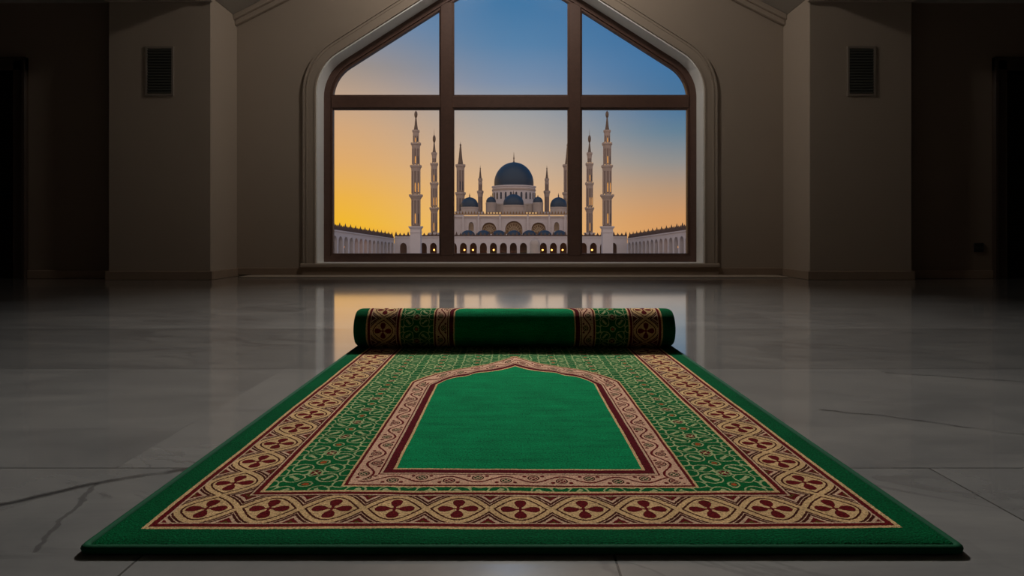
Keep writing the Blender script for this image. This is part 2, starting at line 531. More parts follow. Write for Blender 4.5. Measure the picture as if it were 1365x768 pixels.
# outline of the window opening: straight jambs, rounded shoulders, straight gable to an apex
WH, WB, WA, WM, WR = 1.915, 0.118, 3.286, 0.636, 0.47
def outline(i, n=10):
    w = WH - i; b = WB + i; k = math.sqrt(1 + WM*WM); za = WA - i*k; R = max(WR - i, 0.03)
    phi = math.atan(WM)
    turn = PI/2 - phi; T = R*math.tan(turn/2)
    zc = za - WM*w
    pts = [(w, b), (w, zc - T)]
    cx, cz = w - R, zc - T
    for q in range(1, n):
        a = turn*q/n
        pts.append((cx + R*math.cos(a), cz + R*math.sin(a)))
    pts.append((w - T*math.cos(phi), zc + T*math.sin(phi)))
    pts.append((0.0, za))
    left = [(-x, z) for x, z in reversed(pts[:-1])]
    return pts + left          # counter-clockwise from bottom right
gable = [(-XP-0.3,0),(XP+0.3,0),(XP+0.3,SPR),(XP,SPR-0.02),(0,RIDGE+0.15),(-XP,SPR-0.02),(-XP-0.3,SPR)]
gable = [(-XP-0.3,0),(XP+0.3,0),(XP+0.3,SPR+0.2),(0,RIDGE+0.35),(-XP-0.3,SPR+0.2)]
mb = MB(); mb.prism(gable, [list(reversed(outline(0)))], DW, DW+0.30); struct('wall_window', mb, M_WALL)
# white reveal lining
mb = MB(); mb.ring(outline(-0.004), outline(0.012), DW-0.006, DWIN+0.04); struct('trim_1', mb, M_REVEAL, smooth=True, label='white painted reveal lining the arched window opening')
# raised casing around the opening
mb = MB()
mb.ring(outline(-0.125), outline(-0.105), DW-0.030, DW)
mb.ring(outline(-0.105), outline(-0.095), DW-0.018, DW)
mb.ring(outline(-0.095), outline(-0.080), DW-0.026, DW)
mb.ring(outline(-0.080), outline(-0.015), DW-0.020, DW)
mb.ring(outline(-0.015), outline(-0.002), DW-0.026, DW)
struct('trim_2', mb, M_WALL, smooth=True, label='raised plaster moulding around the arched window')
# sill and plinth below the window
mb = MB(); mb.box(-2.06, 2.06, DW-0.055, DWIN-0.03, 0.088, 0.124, 0.006); struct('trim_3', mb, M_WALL, label='pale sill under the arched window')
mb = MB(); mb.box(-2.045, 2.045, DW-0.034, DW, 0.012, 0.088); struct('trim_4', mb, M_BASE, label='brown stone plinth under the window sill')
mb = MB(); mb.box(-2.56, 2.62, 5.66, DW, 0.0, 0.012, 0.003); struct('trim_5', mb, M_WALL, label='thin pale stone lip along the foot of the window wall')
for sx, nm in ((-1,'left'),(1,'right')):
    a, b = sorted((sx*2.045, sx*XP))
    mb = MB(); mb.box(a, b, DW-0.022, DW, 0.012, 0.082, 0.004); struct('baseboard_window_'+nm, mb, M_BASE)
    a, b = sorted((sx*XP, sx*XPO))
    mb = MB(); mb.box(a, b, DP, DW+0.30, 0.0, SPR, 0.008); struct('pillar_'+nm, mb, M_WALL)
    mb = MB()
    mb.box(a-0.018, b+0.018, DP-0.018, DP, 0, 0.078); 
    i0, i1 = sorted((sx*XP, sx*(XP-0.018))); mb.box(i0, i1, DP, DW, 0.0, 0.078)
    i0, i1 = sorted((sx*XPO, sx*(XPO+0.018))); mb.box(i0, i1, DP, DA, 0.0, 0.078)
    struct('baseboard_pillar_'+nm, mb, M_BASE, bevel=0.004)
    # aisle wall with a doorway
    d0, d1 = 4.60, 5.60
    Z = 1.93
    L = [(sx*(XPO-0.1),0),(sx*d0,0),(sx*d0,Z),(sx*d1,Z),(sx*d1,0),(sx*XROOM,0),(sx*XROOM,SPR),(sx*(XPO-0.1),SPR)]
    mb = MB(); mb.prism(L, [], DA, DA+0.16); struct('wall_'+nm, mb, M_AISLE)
    mb = MB(); a, b = sorted((sx*(XPO+0.018), sx*(d0-0.12))); mb.box(a, b, DA-0.018, DA, 0, 0.078, 0.004); struct('baseboard_'+nm, mb, M_BASE)
    # door casing
    mb = MB()
    for x0, x1 in ((d0-0.12, d0), (d1, d1+0.12)):
        a, b = sorted((sx*x0, sx*x1)); mb.box(a, b, DA-0.03, DA+0.16, 0, Z+0.12)
        q0, q1 = (x0, x0+0.03) if x0 < d0 else (x1-0.03, x1)
        a, b = sorted((sx*q0, sx*q1)); mb.box(a, b, DA-0.045, DA-0.03, 0, Z+0.12)
    a, b = sorted((sx*(d0-0.12), sx*(d1+0.12))); mb.box(a, b, DA-0.03, DA+0.16, Z, Z+0.12); mb.box(a, b, DA-0.045, DA-0.03, Z+0.09, Z+0.12)
    struct('door_1' if sx < 0 else 'door_2', mb, M_DOORW, label='dark doorway casing at the %s edge of the hall' % nm, bevel=0.004)
    # dim passage behind the doorway
    mb = MB(); a, b = sorted((sx*(d0-0.2), sx*(XROOM+0.6)))
    mb.box(a, b, 6.8, 6.88, 0, SPR); struct('wall_passage_'+nm, mb, M_DOORW)
    mb = MB(); a, b = sorted((sx*(d0-0.28), sx*(d0-0.2))); mb.box(a, b, DA+0.16, 6.88, 0, SPR); struct('wall_passage_inner_'+nm, mb, M_DOORW)
    # long side walls and flat side ceiling
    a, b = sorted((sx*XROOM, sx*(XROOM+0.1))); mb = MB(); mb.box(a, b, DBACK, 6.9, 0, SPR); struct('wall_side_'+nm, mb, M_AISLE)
    a, b = sorted((sx*XP, sx*(XROOM+0.1))); mb = MB(); mb.box(a, b, DBACK, 6.9, SPR, SPR+0.08); struct('ceiling_side_'+nm, mb, M_CEIL)
    # sloped vault
    mb = MB()
    P = [(sx*XP, SPR),(0, RIDGE),(0, RIDGE+0.08),(sx*XP, SPR+0.08)]
    mb.prism(P, [], DBACK, DW+0.02); struct('ceiling_slope_'+nm, mb, M_CEIL)
    # crown moulding climbing along the window wall
    mb = MB()
    for (lo, hi, dp) in ((-0.10,-0.0,0.05),(-0.055,0.0,0.085)):
        mb.prism([(sx*XP, SPR+lo),(0, RIDGE+lo),(0, RIDGE+hi),(sx*XP, SPR+hi)], [], DW-dp, DW)
    struct('trim_6' if sx < 0 else 'trim_7', mb, M_WALL, label='sloped crown moulding on the %s side of the window gable' % nm, bevel=0.01)
    # pillar crown
    mb = MB(); a, b = sorted((sx*(XP-0.02), sx*(XPO+0.02))); mb.box(a, b, DP-0.03, DP, SPR-0.055, SPR, 0.006); struct('trim_8' if sx < 0 else 'trim_9', mb, M_WALL)
mb = MB(); mb.prism([(-XROOM,0),(XROOM,0),(XROOM,SPR),(XP,SPR),(0,RIDGE),(-XP,SPR),(-XROOM,SPR)], [], DBACK-0.1, DBACK); struct('wall_back', mb, M_WALL)

# ------------------------------------------------------------------ window
win = bpy.data.objects.new('window_1', None); C.objects.link(win); win.location = (0, DWIN, WB); win['kind'] = 'structure'
win['label'] = 'large arched window in dark brown wood with six panes'; win['category'] = 'window'
FW = 0.098
mb = MB(); mb.ring(outline(0.012), outline(FW-0.022), DWIN, DWIN+0.09)
mb.ring(outline(FW-0.022), outline(FW), DWIN+0.018, DWIN+0.075)
obj('window_frame', mb, M_WOOD, win, smooth=True, angle=30)
def zin(x, i):  # height of the inner outline at x
    pts = outline(i)
    best = None
    for p, q in zip(pts, pts[1:]):
        if min(p[0], q[0]) <= x <= max(p[0], q[0]) and abs(p[0]-q[0]) > 1e-6 and max(p[1], q[1]) > 0.5:
            z = p[1] + (q[1]-p[1])*(x-p[0])/(q[0]-p[0]); best = z if best is None else max(best, z)
    return best
MUL = [(PX(585.0, DWIN), PX(605.0, DWIN)), (PX(757.0, DWIN), PX(776.5, DWIN))]
TR = (PZ(145.5, DWIN), PZ(125.5, DWIN))
for a, b in MUL:
    mb = MB(); top = zin((a+b)/2, FW-0.03)
    mb.box(a+0.012, b-0.012, DWIN+0.004, DWIN+0.086, WB+FW-0.03, top, 0.01)
    mb.box(a, b, DWIN+0.022, DWIN+0.072, WB+FW-0.03, top, 0.006)
    obj('mullion', mb, M_WOOD, win)
mb = MB(); w = WH-FW+0.02
mb.box(-w, w, DWIN+0.010, DWIN+0.080, TR[0]+0.012, TR[1]-0.012, 0.01)
mb.box(-w, w, DWIN+0.024, DWIN+0.070, TR[0], TR[1], 0.006)
obj('transom', mb, M_WOOD, win)
def clip(poly, f):
    out = []
    for i in range(len(poly)):
        a, b = poly[i], poly[(i+1) % len(poly)]; fa, fb = f(a), f(b)
        if fa >= 0: out.append(a)
        if (fa >= 0) != (fb >= 0):
            t = fa/(fa-fb); out.append((a[0]+t*(b[0]-a[0]), a[1]+t*(b[1]-a[1])))
    return out
edges_x = [(-9, MUL[0][0]+0.01), (MUL[0][1]-0.01, MUL[1][0]+0.01), (MUL[1][1]-0.01, 9)]
for x0, x1 in edges_x:
    for z0, z1 in ((-9, TR[0]+0.01), (TR[1]-0.01, 9)):
        p = outline(FW-0.01)
        p = clip(p, lambda q: q[0]-x0); p = clip(p, lambda q: x1-q[0]); p = clip(p, lambda q: q[1]-z0); p = clip(p, lambda q: z1-q[1])
        mb = MB(); mb.prism(p, [], DWIN+0.045, DWIN+0.051); obj('window_pane', mb, M_GLASS, win)

# ------------------------------------------------------------------ wall fittings
def vent(px0, px1, label):
    D = DP; x0, x1 = PX(px0, D), PX(px1, D); z0, z1 = PZ(125, D), PZ(65, D)
    t = thing('ventilation_grille', label, 'vent', ((x0+x1)/2, D, z0), 'grilles high on the pillars')
    mb = MB(); f = 0.022
    a = [(x0-f,z0-f),(x1+f,z0-f),(x1+f,z1+f),(x0-f,z1+f)]; b = [(x0,z0),(x1,z0),(x1,z1),(x0,z1)]
    mb.ring(a, b, D-0.010, D-0.001); obj('grille_frame', mb, M_VENTF, t, bevel=0.003)
    mb = MB(); mb.box(x0, x1, D-0.004, D-0.001, z0, z1)
    n = 16
    for i in range(n):
        z = z0 + (z1-z0)*(i+0.5)/n
        mb.add([(x0,D-0.013,z-0.008),(x1,D-0.013,z-0.008),(x1,D-0.005,z+0.006),(x0,D-0.005,z+0.006),
                (x0,D-0.012,z-0.010),(x1,D-0.012,z-0.010),(x1,D-0.004,z+0.004),(x0,D-0.004,z+0.004)],
               [(0,1,2,3),(7,6,5,4),(0,4,5,1),(2,6,7,3),(1,5,6,2),(3,7,4,0)])
    obj('louvre_panel', mb, M_VENT, t)
vent(197, 229, 'dark grey ventilation grille high on the left pillar')
vent(1132, 1164, 'dark grey ventilation grille high on the right pillar')
t = thing('power_outlet', 'small black power outlet low on the dark wall by the doorway', 'outlet', (PX(1304,DA), DA, PZ(336,DA)))
cx, cz = PX(1304,DA), PZ(330,DA)
mb = MB(); mb.box(cx-0.046, cx+0.046, DA-0.012, DA-0.0005, cz-0.042, cz+0.042, 0.004); obj('cover_plate', mb, M_BLACK, t)
for k in (-1, 1):
    mb = MB(); mb.M = Matrix.Translation((cx+k*0.02, DA-0.012, cz)) @ Matrix.Rotation(PI/2, 4, 'X')
    mb.lathe(0, 0, [(0.014,-0.001),(0.014,0.003),(0.010,0.003),(0.009,0.0)], 14); obj('socket', mb, M_VENT, t)

# ------------------------------------------------------------------ the rug
rug = thing('prayer_rug', 'green prayer rug with tan and maroon borders, half rolled, lying on the marble floor', 'rug', (RC, V0, 0.0))
def uvmesh(name, V, F, UV, mat, parent, smooth=True):
    me = bpy.data.meshes.new(name); org = worldloc(parent)
    me.from_pydata([tuple(Vector(v)-org) for v in V], [], F); me.update()
    l = me.uv_layers.new(name='UVMap')
    for lp in me.loops: l.data[lp.index].uv = UV[lp.vertex_index]
    me.materials.append(mat)
    if smooth: me.polygons.foreach_set('use_smooth', [True]*len(me.polygons))
    o = bpy.data.objects.new(name, me); C.objects.link(o); o.parent = parent
    return o
def wav(u, v):
    return 0.0006*math.sin(u*9+v*4) + 0.0005*math.sin(v*13-u*5) 
NU, NV = 56, 70; VEND = ROLL_D + 0.005
V, F, UV = [], [], []
edge = 0.006
us = [-HALF, -HALF+edge*0.4, -HALF+edge] + [-HALF+edge + (2*HALF-2*edge)*i/NU for i in range(1, NU)] + [HALF-edge, HALF-edge*0.4, HALF]
vs = [V0, V0+edge*0.4, V0+edge] + [V0+edge + (VEND-V0-edge)*i/NV for i in range(1, NV+1)]
def hgt(d):
    d = max(min(d, edge), 0); q = 1-d/edge
    return math.sqrt(max(0.0, 1-q*q))
for v in vs:
    for u in us:
        k = hgt(HALF-abs(u)); k2 = hgt(v-V0)
        V.append((RC+u, v, 0.002 + (RT-0.002)*min(k, k2) + wav(u, v)*min(k, k2))); UV.append((u, v))
nu = len(us)
for j in range(len(vs)-1):
    for i in range(nu-1):
        F.append((j*nu+i, j*nu+i+1, (j+1)*nu+i+1, (j+1)*nu+i))
# underside
o0 = len(V)
cor = [(us[0],vs[0]),(us[-1],vs[0]),(us[-1],vs[-1]),(us[0],vs[-1])]
nb = len(V)
for v in vs:
    for u in (us[0], us[-1]): V.append((RC+u, v, 0.0005)); UV.append((u, v))
for j in range(len(vs)-1):
    F.append((nb+2*j, nb+2*j+2, nb+2*j+3, nb+2*j+1))
    F.append((j*nu, (j+1)*nu, nb+2*j+2, nb+2*j)); F.append(((j+1)*nu+nu-1, j*nu+nu-1, nb+2*j+1, nb+2*j+3))
F.append(tuple([nb] + [nb+1] + list(range(nu-1, -1, -1))))
flat = uvmesh('flat_section', V, F, UV, M_RUG, rug)
# rolled section: a spiral sheet, outer face patterned
V, F, UV = [], [], []
TURNS = 5.0; NT = 48; TH = 0.0078
zc = ROLL_R
ends = [(-HALF-0.003, 0.014), (-HALF-0.001, 0.0075), (-HALF+0.005, 0.0030), (-HALF+0.014, 0.0006), (-HALF+0.03, 0.0)]
cols = ends + [(u, 0.0) for u in (-0.4,-0.25,-0.1,0.0,0.1,0.25,0.4)] + [(-u, d) for u, d in reversed(ends)]
nc = len(cols); steps = int(TURNS*NT)
vlen = ROLL_D + 0.0274
rows = []
for k in range(steps+1):
    a = 2*PI*k/NT
    r = ROLL_R - PITCH*k/NT
    if k: vlen += r*2*PI/NT
    rows.append((a, r, vlen))
def spt(a, r):   # a=0 at the bottom, going round the far side, over the top and down the near side
    return (ROLL_D + r*math.sin(a), zc - r*math.cos(a))
for face in (0, 1):
    for a, r, vv in rows:
        # the outermost coil bulges softly as cloth does
        for u, d in cols:
            rr = r - face*TH - d*(1.0 if face == 0 else 0.6)
            y, z = spt(a, max(rr, 0.004))
            z = max(z, 0.0008 if a < 0.6 else -9)
            V.append((RC+u, y, z)); UV.append((u, vv))
n1 = len(rows)*nc
for k in range(steps):
    for i in range(nc-1):
        F.append((k*nc+i, k*nc+i+1, (k+1)*nc+i+1, (k+1)*nc+i))
        F.append((n1+k*nc+i, n1+(k+1)*nc+i, n1+(k+1)*nc+i+1, n1+k*nc+i+1))
    F.append((k*nc, (k+1)*nc, n1+(k+1)*nc, n1+k*nc)); F.append((k*nc+nc-1, n1+k*nc+nc-1, n1+(k+1)*nc+nc-1, (k+1)*nc+nc-1))
for i in range(nc-1):
    F.append((i, n1+i, n1+i+1, i+1)); e = steps*nc; F.append((e+i, e+i+1, n1+e+i+1, n1+e+i))
uvmesh('rolled_section', V, F, UV, M_RUG, rug)
# sewn binding along the open edges
pts = []
r = 0.0058; o_ = 0.002
for k in range(30): pts.append((RC-HALF-o_, ROLL_D-(ROLL_D-V0-0.01)*k/29, r))
pts += [(RC-HALF-o_+0.001, V0+0.003, r), (RC-HALF+0.003, V0-o_+0.001, r)]
for k in range(30): pts.append((RC-HALF+0.008+(2*HALF-0.016)*k/29, V0-o_, r))
pts += [(RC+HALF-0.003, V0-o_+0.001, r), (RC+HALF+o_-0.001, V0+0.003, r)]
for k in range(30): pts.append((RC+HALF+o_, V0+0.01+(ROLL_D-V0-0.01)*k/29, r))
mb = MB(); mb.tube(pts, r, 10)
o = obj('edge_binding', mb, M_BIND, rug, smooth=True, angle=80); o['label'] = 'dark green corded binding'

# ------------------------------------------------------------------ outside: the mosque
mb = MB(); mb.box(-260, 260, 7.5, 420, -5.4, -5.0); struct('ground', mb, M_PLAZA)
GZ = -5.0
def dome_prof(r, z0, z1, n=10, bulge=1.02):
    """onion-shouldered dome: widest just above its foot, easing to a point"""
    out = []
    for k in range(n+1):
        q = k/n
        if q < 0.12: rr = 1.0 - (0.12-q)*0.35*0.5
        else:
            c = (q-0.12)/0.88
            rr = math.cos(c*PI/2)**0.72 if c < 1 else 0.0
        out.append((max(r*bulge*rr if q >= 0.12 else r*bulge*rr, 0.01*r), z0 + (z1-z0)*q))
    return out
def round_prof(r, z0, z1, n=12):
    out = []
    for k in range(n+1):
        a = k/n
        th = -0.14 + a*(PI/2+0.14)
        out.append((max(r*math.cos(th), 0.012*r), z0 + (z1-z0)*(math.sin(th)+math.sin(0.14))/(1+math.sin(0.14))))
    return out
def arch_pts(cx, w, z0, zs, za, n=6):
    pts = [(cx-w/2, z0), (cx+w/2, z0), (cx+w/2, zs)]
    for k in range(1, n+1):
        a = k/n; pts.append((cx + w/2*math.cos(a*PI/2)**0.9 if k < n else cx, zs + (za-zs)*math.sin(a*PI/2)))
    for k in range(n-1, -1, -1):
        a = k/n; pts.append((cx - w/2*math.cos(a*PI/2)**0.9, zs + (za-zs)*math.sin(a*PI/2)))
    return pts

DM = 150.0; SM = DM/F_PX
mos = thing('mosque', 'white mosque with one great slate blue dome over smaller domes', 'mosque', (PX(685,DM), DM, GZ))
# body with recessed arched windows
xa, xb = PX(603, DM), PX(767, DM); zt = PZ(287, DM)
holes = []; big = [(652,9.5),(685,11.5),(718,9.5)]
for p, r in big:
    z0 = PZ(312, DM); holes.append(list(reversed(arch_pts(PX(p,DM), 2*r*SM, z0, PZ(306,DM), PZ(306-r*0.98,DM), 8))))
for p in (628, 742):
    holes.append(list(reversed(arch_pts(PX(p,DM), 7*SM, PZ(308,DM), PZ(302,DM), PZ(296,DM), 5))))
mb = MB(); mb.prism([(xa,GZ),(xb,GZ),(xb,zt),(xa,zt)], holes, DM, DM+1.0)
mb.box(xa, xb, DM+1.0, DM+34, GZ, zt)
for p in (617.5, 638, 666.5, 703.5, 732, 753):
    x = PX(p, DM); mb.box(x-0.22, x+0.22, DM-0.5, DM, GZ, zt)
mb.box(xa-0.3, xb+0.3, DM-0.35, DM+1.0, zt-0.5, zt+0.1)
obj('main_hall', mb, M_STONE, mos)
# parapet cresting
mb = MB(); mb.box(xa, xb, DM+0.2, DM+0.8, zt, zt+0.35)
x = xa
while x < xb:
    mb.add([(x,DM+0.2,zt+0.3),(x+0.55,DM+0.2,zt+0.3),(x+0.275,DM+0.2,zt+1.05),(x,DM+0.7,zt+0.3),(x+0.55,DM+0.7,zt+0.3),(x+0.275,DM+0.7,zt+1.05)],
           [(0,1,2),(5,4,3),(0,3,4,1),(1,4,5,2),(2,5,3,0)]); x += 0.75
obj('parapet', mb, M_LATT, mos)
mb = MB(); mb.box(PX(617,DM), PX(753,DM), DM-0.45, DM-0.35, zt-0.16, zt-0.02); obj('cornice_light', mb, M_COVE, mos)
for a, b in ((650, 668), (700, 716)):
    mb = MB(); mb.box(PX(a,DM), PX(b,DM), DM+1.6, DM+2.0, zt+0.2, zt+0.75); obj('roof_light', mb, M_COVE, mos)
# lattice screens in the arches
for p, r in big:
    mb = MB(); cx = PX(p, DM); zc0 = PZ(310, DM); R = r*SM*0.98; y0 = DM+0.55
    for q in (1.0, 0.62, 0.24):
        n = 14
        for i in range(n):
            a0, a1 = PI*i/n, PI*(i+1)/n; wd = 0.15
            P = [(cx+R*q*math.cos(a0), zc0+R*1.15*q*math.sin(a0)), (cx+R*q*math.cos(a1), zc0+R*1.15*q*math.sin(a1)),
                 (cx+(R*q-wd)*math.cos(a1), zc0+(R*1.15*q-wd)*math.sin(a1)), (cx+(R*q-wd)*math.cos(a0), zc0+(R*1.15*q-wd)*math.sin(a0))]
            mb.prism(P, [], y0, y0+0.2)
    for i in range(1, 9):
        a = PI*i/9; c, s = math.cos(a), math.sin(a); wd = 0.07
        P = [(cx+R*0.2*c+wd*s, zc0+R*0.23*s-wd*c), (cx+R*c+wd*s, zc0+R*1.15*s-wd*c), (cx+R*c-wd*s, zc0+R*1.15*s+wd*c), (cx+R*0.2*c-wd*s, zc0+R*0.23*s+wd*c)]
        mb.prism(P, [], y0, y0+0.2)
    al = obj('arch_lattice', mb, M_LATP, mos)
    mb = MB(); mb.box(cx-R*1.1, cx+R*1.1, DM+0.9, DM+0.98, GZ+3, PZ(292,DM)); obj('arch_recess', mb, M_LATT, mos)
mb = MB(); du = 160.2; mb.box(PX(649.5,du), PX(722,du), du, du+1.5, zt, PZ(271.5,du)); mb.box(PX(648.5,du), PX(723,du), du-0.25, du+1.5, PZ(273,du), PZ(271.5,du))
for p in (662, 669.5, 699, 706.5): mb.box(PX(p,du)-0.5, PX(p,du)+0.5, du-0.2, du, zt, PZ(273,du))
obj('upper_storey', mb, M_STONE2, mos)
for p in (628, 742):
    mb = MB(); cx = PX(p, DM)
    for k in range(-2, 3): mb.box(cx+k*0.26-0.05, cx+k*0.26+0.05, DM+0.5, DM+0.7, PZ(308,DM), PZ(298,DM))
    for k in range(5): z = PZ(307-k*2.2, DM); mb.box(cx-0.62, cx+0.62, DM+0.5, DM+0.7, z-0.05, z+0.05)
    obj('window_lattice', mb, M_LATP, mos)
def dome_on(px, D, r_px, yb, yt, yfin, ydrum, rd_px, nwin=0, nm='dome'):
    s = D/F_PX; x = PX(px, D)
    mb = MB(); rd = rd_px*s
    mb.lathe(x, D, [(rd, PZ(ydrum,D)), (rd, PZ(yb+2.2,D)), (rd*1.035, PZ(yb+1.8,D)), (rd*1.035, PZ(yb+0.3,D)), (rd*0.95, PZ(yb,D))], 32)
    dr = obj(nm+'_drum', mb, M_STONE2 if nwin == 0 else M_STONE, mos, smooth=True)
    if nwin:
        mb = MB()
        for k in range(nwin):
            a = 2*PI*k/nwin + 0.1
            mb.M = Matrix.Translation((x, D, 0)) @ Matrix.Rotation(a, 4, 'Z') @ Matrix.Translation((0, -rd, 0))
            mb.prism(arch_pts(0, 2.6*s, PZ(yb+18,D), PZ(yb+12,D), PZ(yb+9,D), 4), [], -0.06, 0.1)
        mb.M = None
        obj('drum_window', mb, M_DARKG, dr)
        mb = MB(); mb.lathe(x, D, [(rd*0.99,PZ(yb+7,D)),(rd*1.025,PZ(yb+6.4,D)),(rd*1.025,PZ(yb+4.6,D)),(rd*0.99,PZ(yb+4,D))], 40, cap=False)
        obj('drum_trim', mb, M_MINB, dr)
    mb = MB(); mb.lathe(x, D, round_prof(r_px*s, PZ(yb,D), PZ(yt,D), 14), 32); d = obj(nm, mb, M_DOME, mos, smooth=True, angle=60)
    mb = MB(); h = PZ(yfin,D)-PZ(yt,D); z = PZ(yt,D)-0.05*h
    mb.lathe(x, D, [(1.6*s,z-0.08*h),(1.5*s,z+0.04*h),(0.7*s,z+0.18*h),(0.55*s,z+0.32*h),(1.0*s,z+0.44*h),(0.55*s,z+0.56*h),(0.4*s,z+0.75*h),(0.12*s,z+1.05*h)], 10)
    obj('finial', mb, M_SPIRE, d, smooth=True)
dome_on(685, 168, 26.3, 248.5, 216.5, 203, 287, 28.6, 26, 'great_dome')
dome_on(684.5, 154, 13.6, 273.5, 259, 254, 287, 13.8, 0, 'porch_dome')
dome_on(626, 157, 11.6, 276, 263, 257.5, 287, 11.4, 0, 'corner_dome')
dome_on(744.5, 157, 11.2, 276, 263, 257.5, 287, 11.0, 0, 'corner_dome')
dome_on(654.6, 159, 6.6, 270, 262.5, 260, 287, 7.0, 0, 'turret_dome')
dome_on(717, 159, 6.6, 270, 262.5, 260, 287, 7.0, 0, 'turret_dome')

# ------------------------------------------------------------------ arcades
def arcade(name, label, M, length, zt, arch_w, step, first, zs, za, lamps, depth=9.0, domes=(), cov=0.6, shear=None, group=None, crest=True):
    org = M @ Vector((0,0,0))
    t = thing(name, label, 'arcade', (org.x, org.y, GZ), group)
    def part(nm, mb, mat, par=t, sm=False):
        if shear: mb.v = [Vector((p.x, p.y, shear(p))) for p in mb.v]
        return obj(nm, mb, mat, par, smooth=sm)
    holes = []; cs = []
    x = first
    while x + arch_w/2 < length - 0.3:
        if x - arch_w/2 > 0.3: holes.append(list(reversed(arch_pts(x, arch_w, GZ+0.3, zs, za, 6)))); cs.append(x)
        x += step
    mb = MB(); mb.M = M
    mb.prism([(0,GZ),(length,GZ),(length,zt),(0,zt)], holes, 0, 0.7)
    mb.box(0, length, -0.18, 0.0, zt-0.25, zt-0.02)
    part('arch_wall', mb, M_STONE)
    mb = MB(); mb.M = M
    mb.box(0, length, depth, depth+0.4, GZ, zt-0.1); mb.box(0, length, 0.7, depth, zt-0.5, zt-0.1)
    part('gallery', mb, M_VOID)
    if shear:
        a, b = length, length+0.5
        mb = MB(); mb.M = M; mb.box(a, b, 0.0, depth+0.4, GZ, zt+0.2); part('end_wall', mb, M_STONE)
    mb = MB(); mb.M = M
    mb.box(0, length, 0.1, 0.9, zt, zt+cov*0.55)
    if crest:
        x = 0.0; k = 0
        while x < length:
            h = cov*(1.5 if k % 3 == 0 else 0.95)
            mb.add([(x,0.2,zt+cov*0.5),(x+0.5,0.2,zt+cov*0.5),(x+0.25,0.45,zt+cov*0.5+h),(x+0.5,0.7,zt+cov*0.5),(x,0.7,zt+cov*0.5)],
                   [(0,1,2),(1,3,2),(3,4,2),(4,0,2),(0,4,3,1)]); x += 0.93; k += 1
    part('roof_cresting', mb, M_ROOF)
    for i, c in enumerate(cs):
        if i in lamps:
            mb = MB(); mb.M = M
            mb.ball(c+random.uniform(-.25,.25), 2.2, (zs+GZ)/2+0.7, 0.20, 10, 1.1)
            part('lantern', mb, M_LAMP)
    for c in domes:
        mb = MB(); mb.M = M
        mb.lathe(c, 3.2, [(1.62, zt),(1.62,zt+0.12)] + [(r, z) for r, z in round_prof(1.62, zt+0.12, zt+1.45, 8)], 20)
        part('domelet', mb, M_DOME, sm=True)
    return t
DF = 138.0
X0, X1 = PX(526, DF), PX(836, DF)
arch_first = PX(617.6, DF) - X0
st = 13.35*DF/F_PX
while arch_first > st: arch_first -= st
dl = [PX(p, DF+3.2)-X0 for p in (624, 644.5, 665, 685, 705.5, 726, 746)]
arcade('front_arcade', 'long white arcade with lantern-lit arches and blue domelets before the mosque',
       Matrix.Translation((X0, DF, 0)), X1-X0, PZ(315.2,DF), 9.4*DF/F_PX, st, arch_first, PZ(330,DF), PZ(323.8,DF),
       {3, 4, 6, 7, 9, 14, 15, 16, 18, 19}, depth=7.0, domes=dl)
def side_shear(D0, rise):
    return lambda p: p.z + (D0 - p.y)*rise if p.z > GZ + 0.4 else p.z
LEN = 50.0
ang = math.atan2(-38.0, -2.9)
for sx, lab in ((-1, 'pale side arcade receding along the left of the plaza'), (1, 'pale side arcade receding along the right of the plaza')):
    xc = PX(526, DF) - 0.1 if sx < 0 else PX(836, DF) + 0.1
    dirv = Vector((sx*0.075, -1.0, 0)).normalized(); nrm = Vector((sx*1.0, 0.075, 0)).normalized()
    Mx = Matrix(((dirv.x, nrm.x, 0, xc), (dirv.y, nrm.y, 0, DF), (0, 0, 1, 0), (0, 0, 0, 1)))
    arcade('side_arcade', lab, Mx, LEN, -0.25, 2.0, 2.75, 1.5, -2.2, -1.25, {7, 8, 9} if sx < 0 else {9}, depth=6.0, cov=0.75, shear=side_shear(DF, 0.044))
# small round-topped pavilion before the arcade
DK = 132.0
t = thing('domed_pavilion', 'pale round-topped pavilion standing before the arcade, right of the great dome', 'pavilion', (PX(713,DK), DK, GZ))
mb = MB(); r = 6.8*DK/F_PX
mb.lathe(PX(713,DK), DK, [(r*1.05,GZ),(r*1.05,GZ+0.4),(r,GZ+0.4),(r,PZ(327,DK))], 20); obj('drum', mb, M_STONE2, t, smooth=True)
mb = MB(); mb.lathe(PX(713,DK), DK, round_prof(r*1.03, PZ(327,DK), PZ(318.5,DK), 10), 20); obj('dome', mb, M_STONE2, t, smooth=True, angle=60)

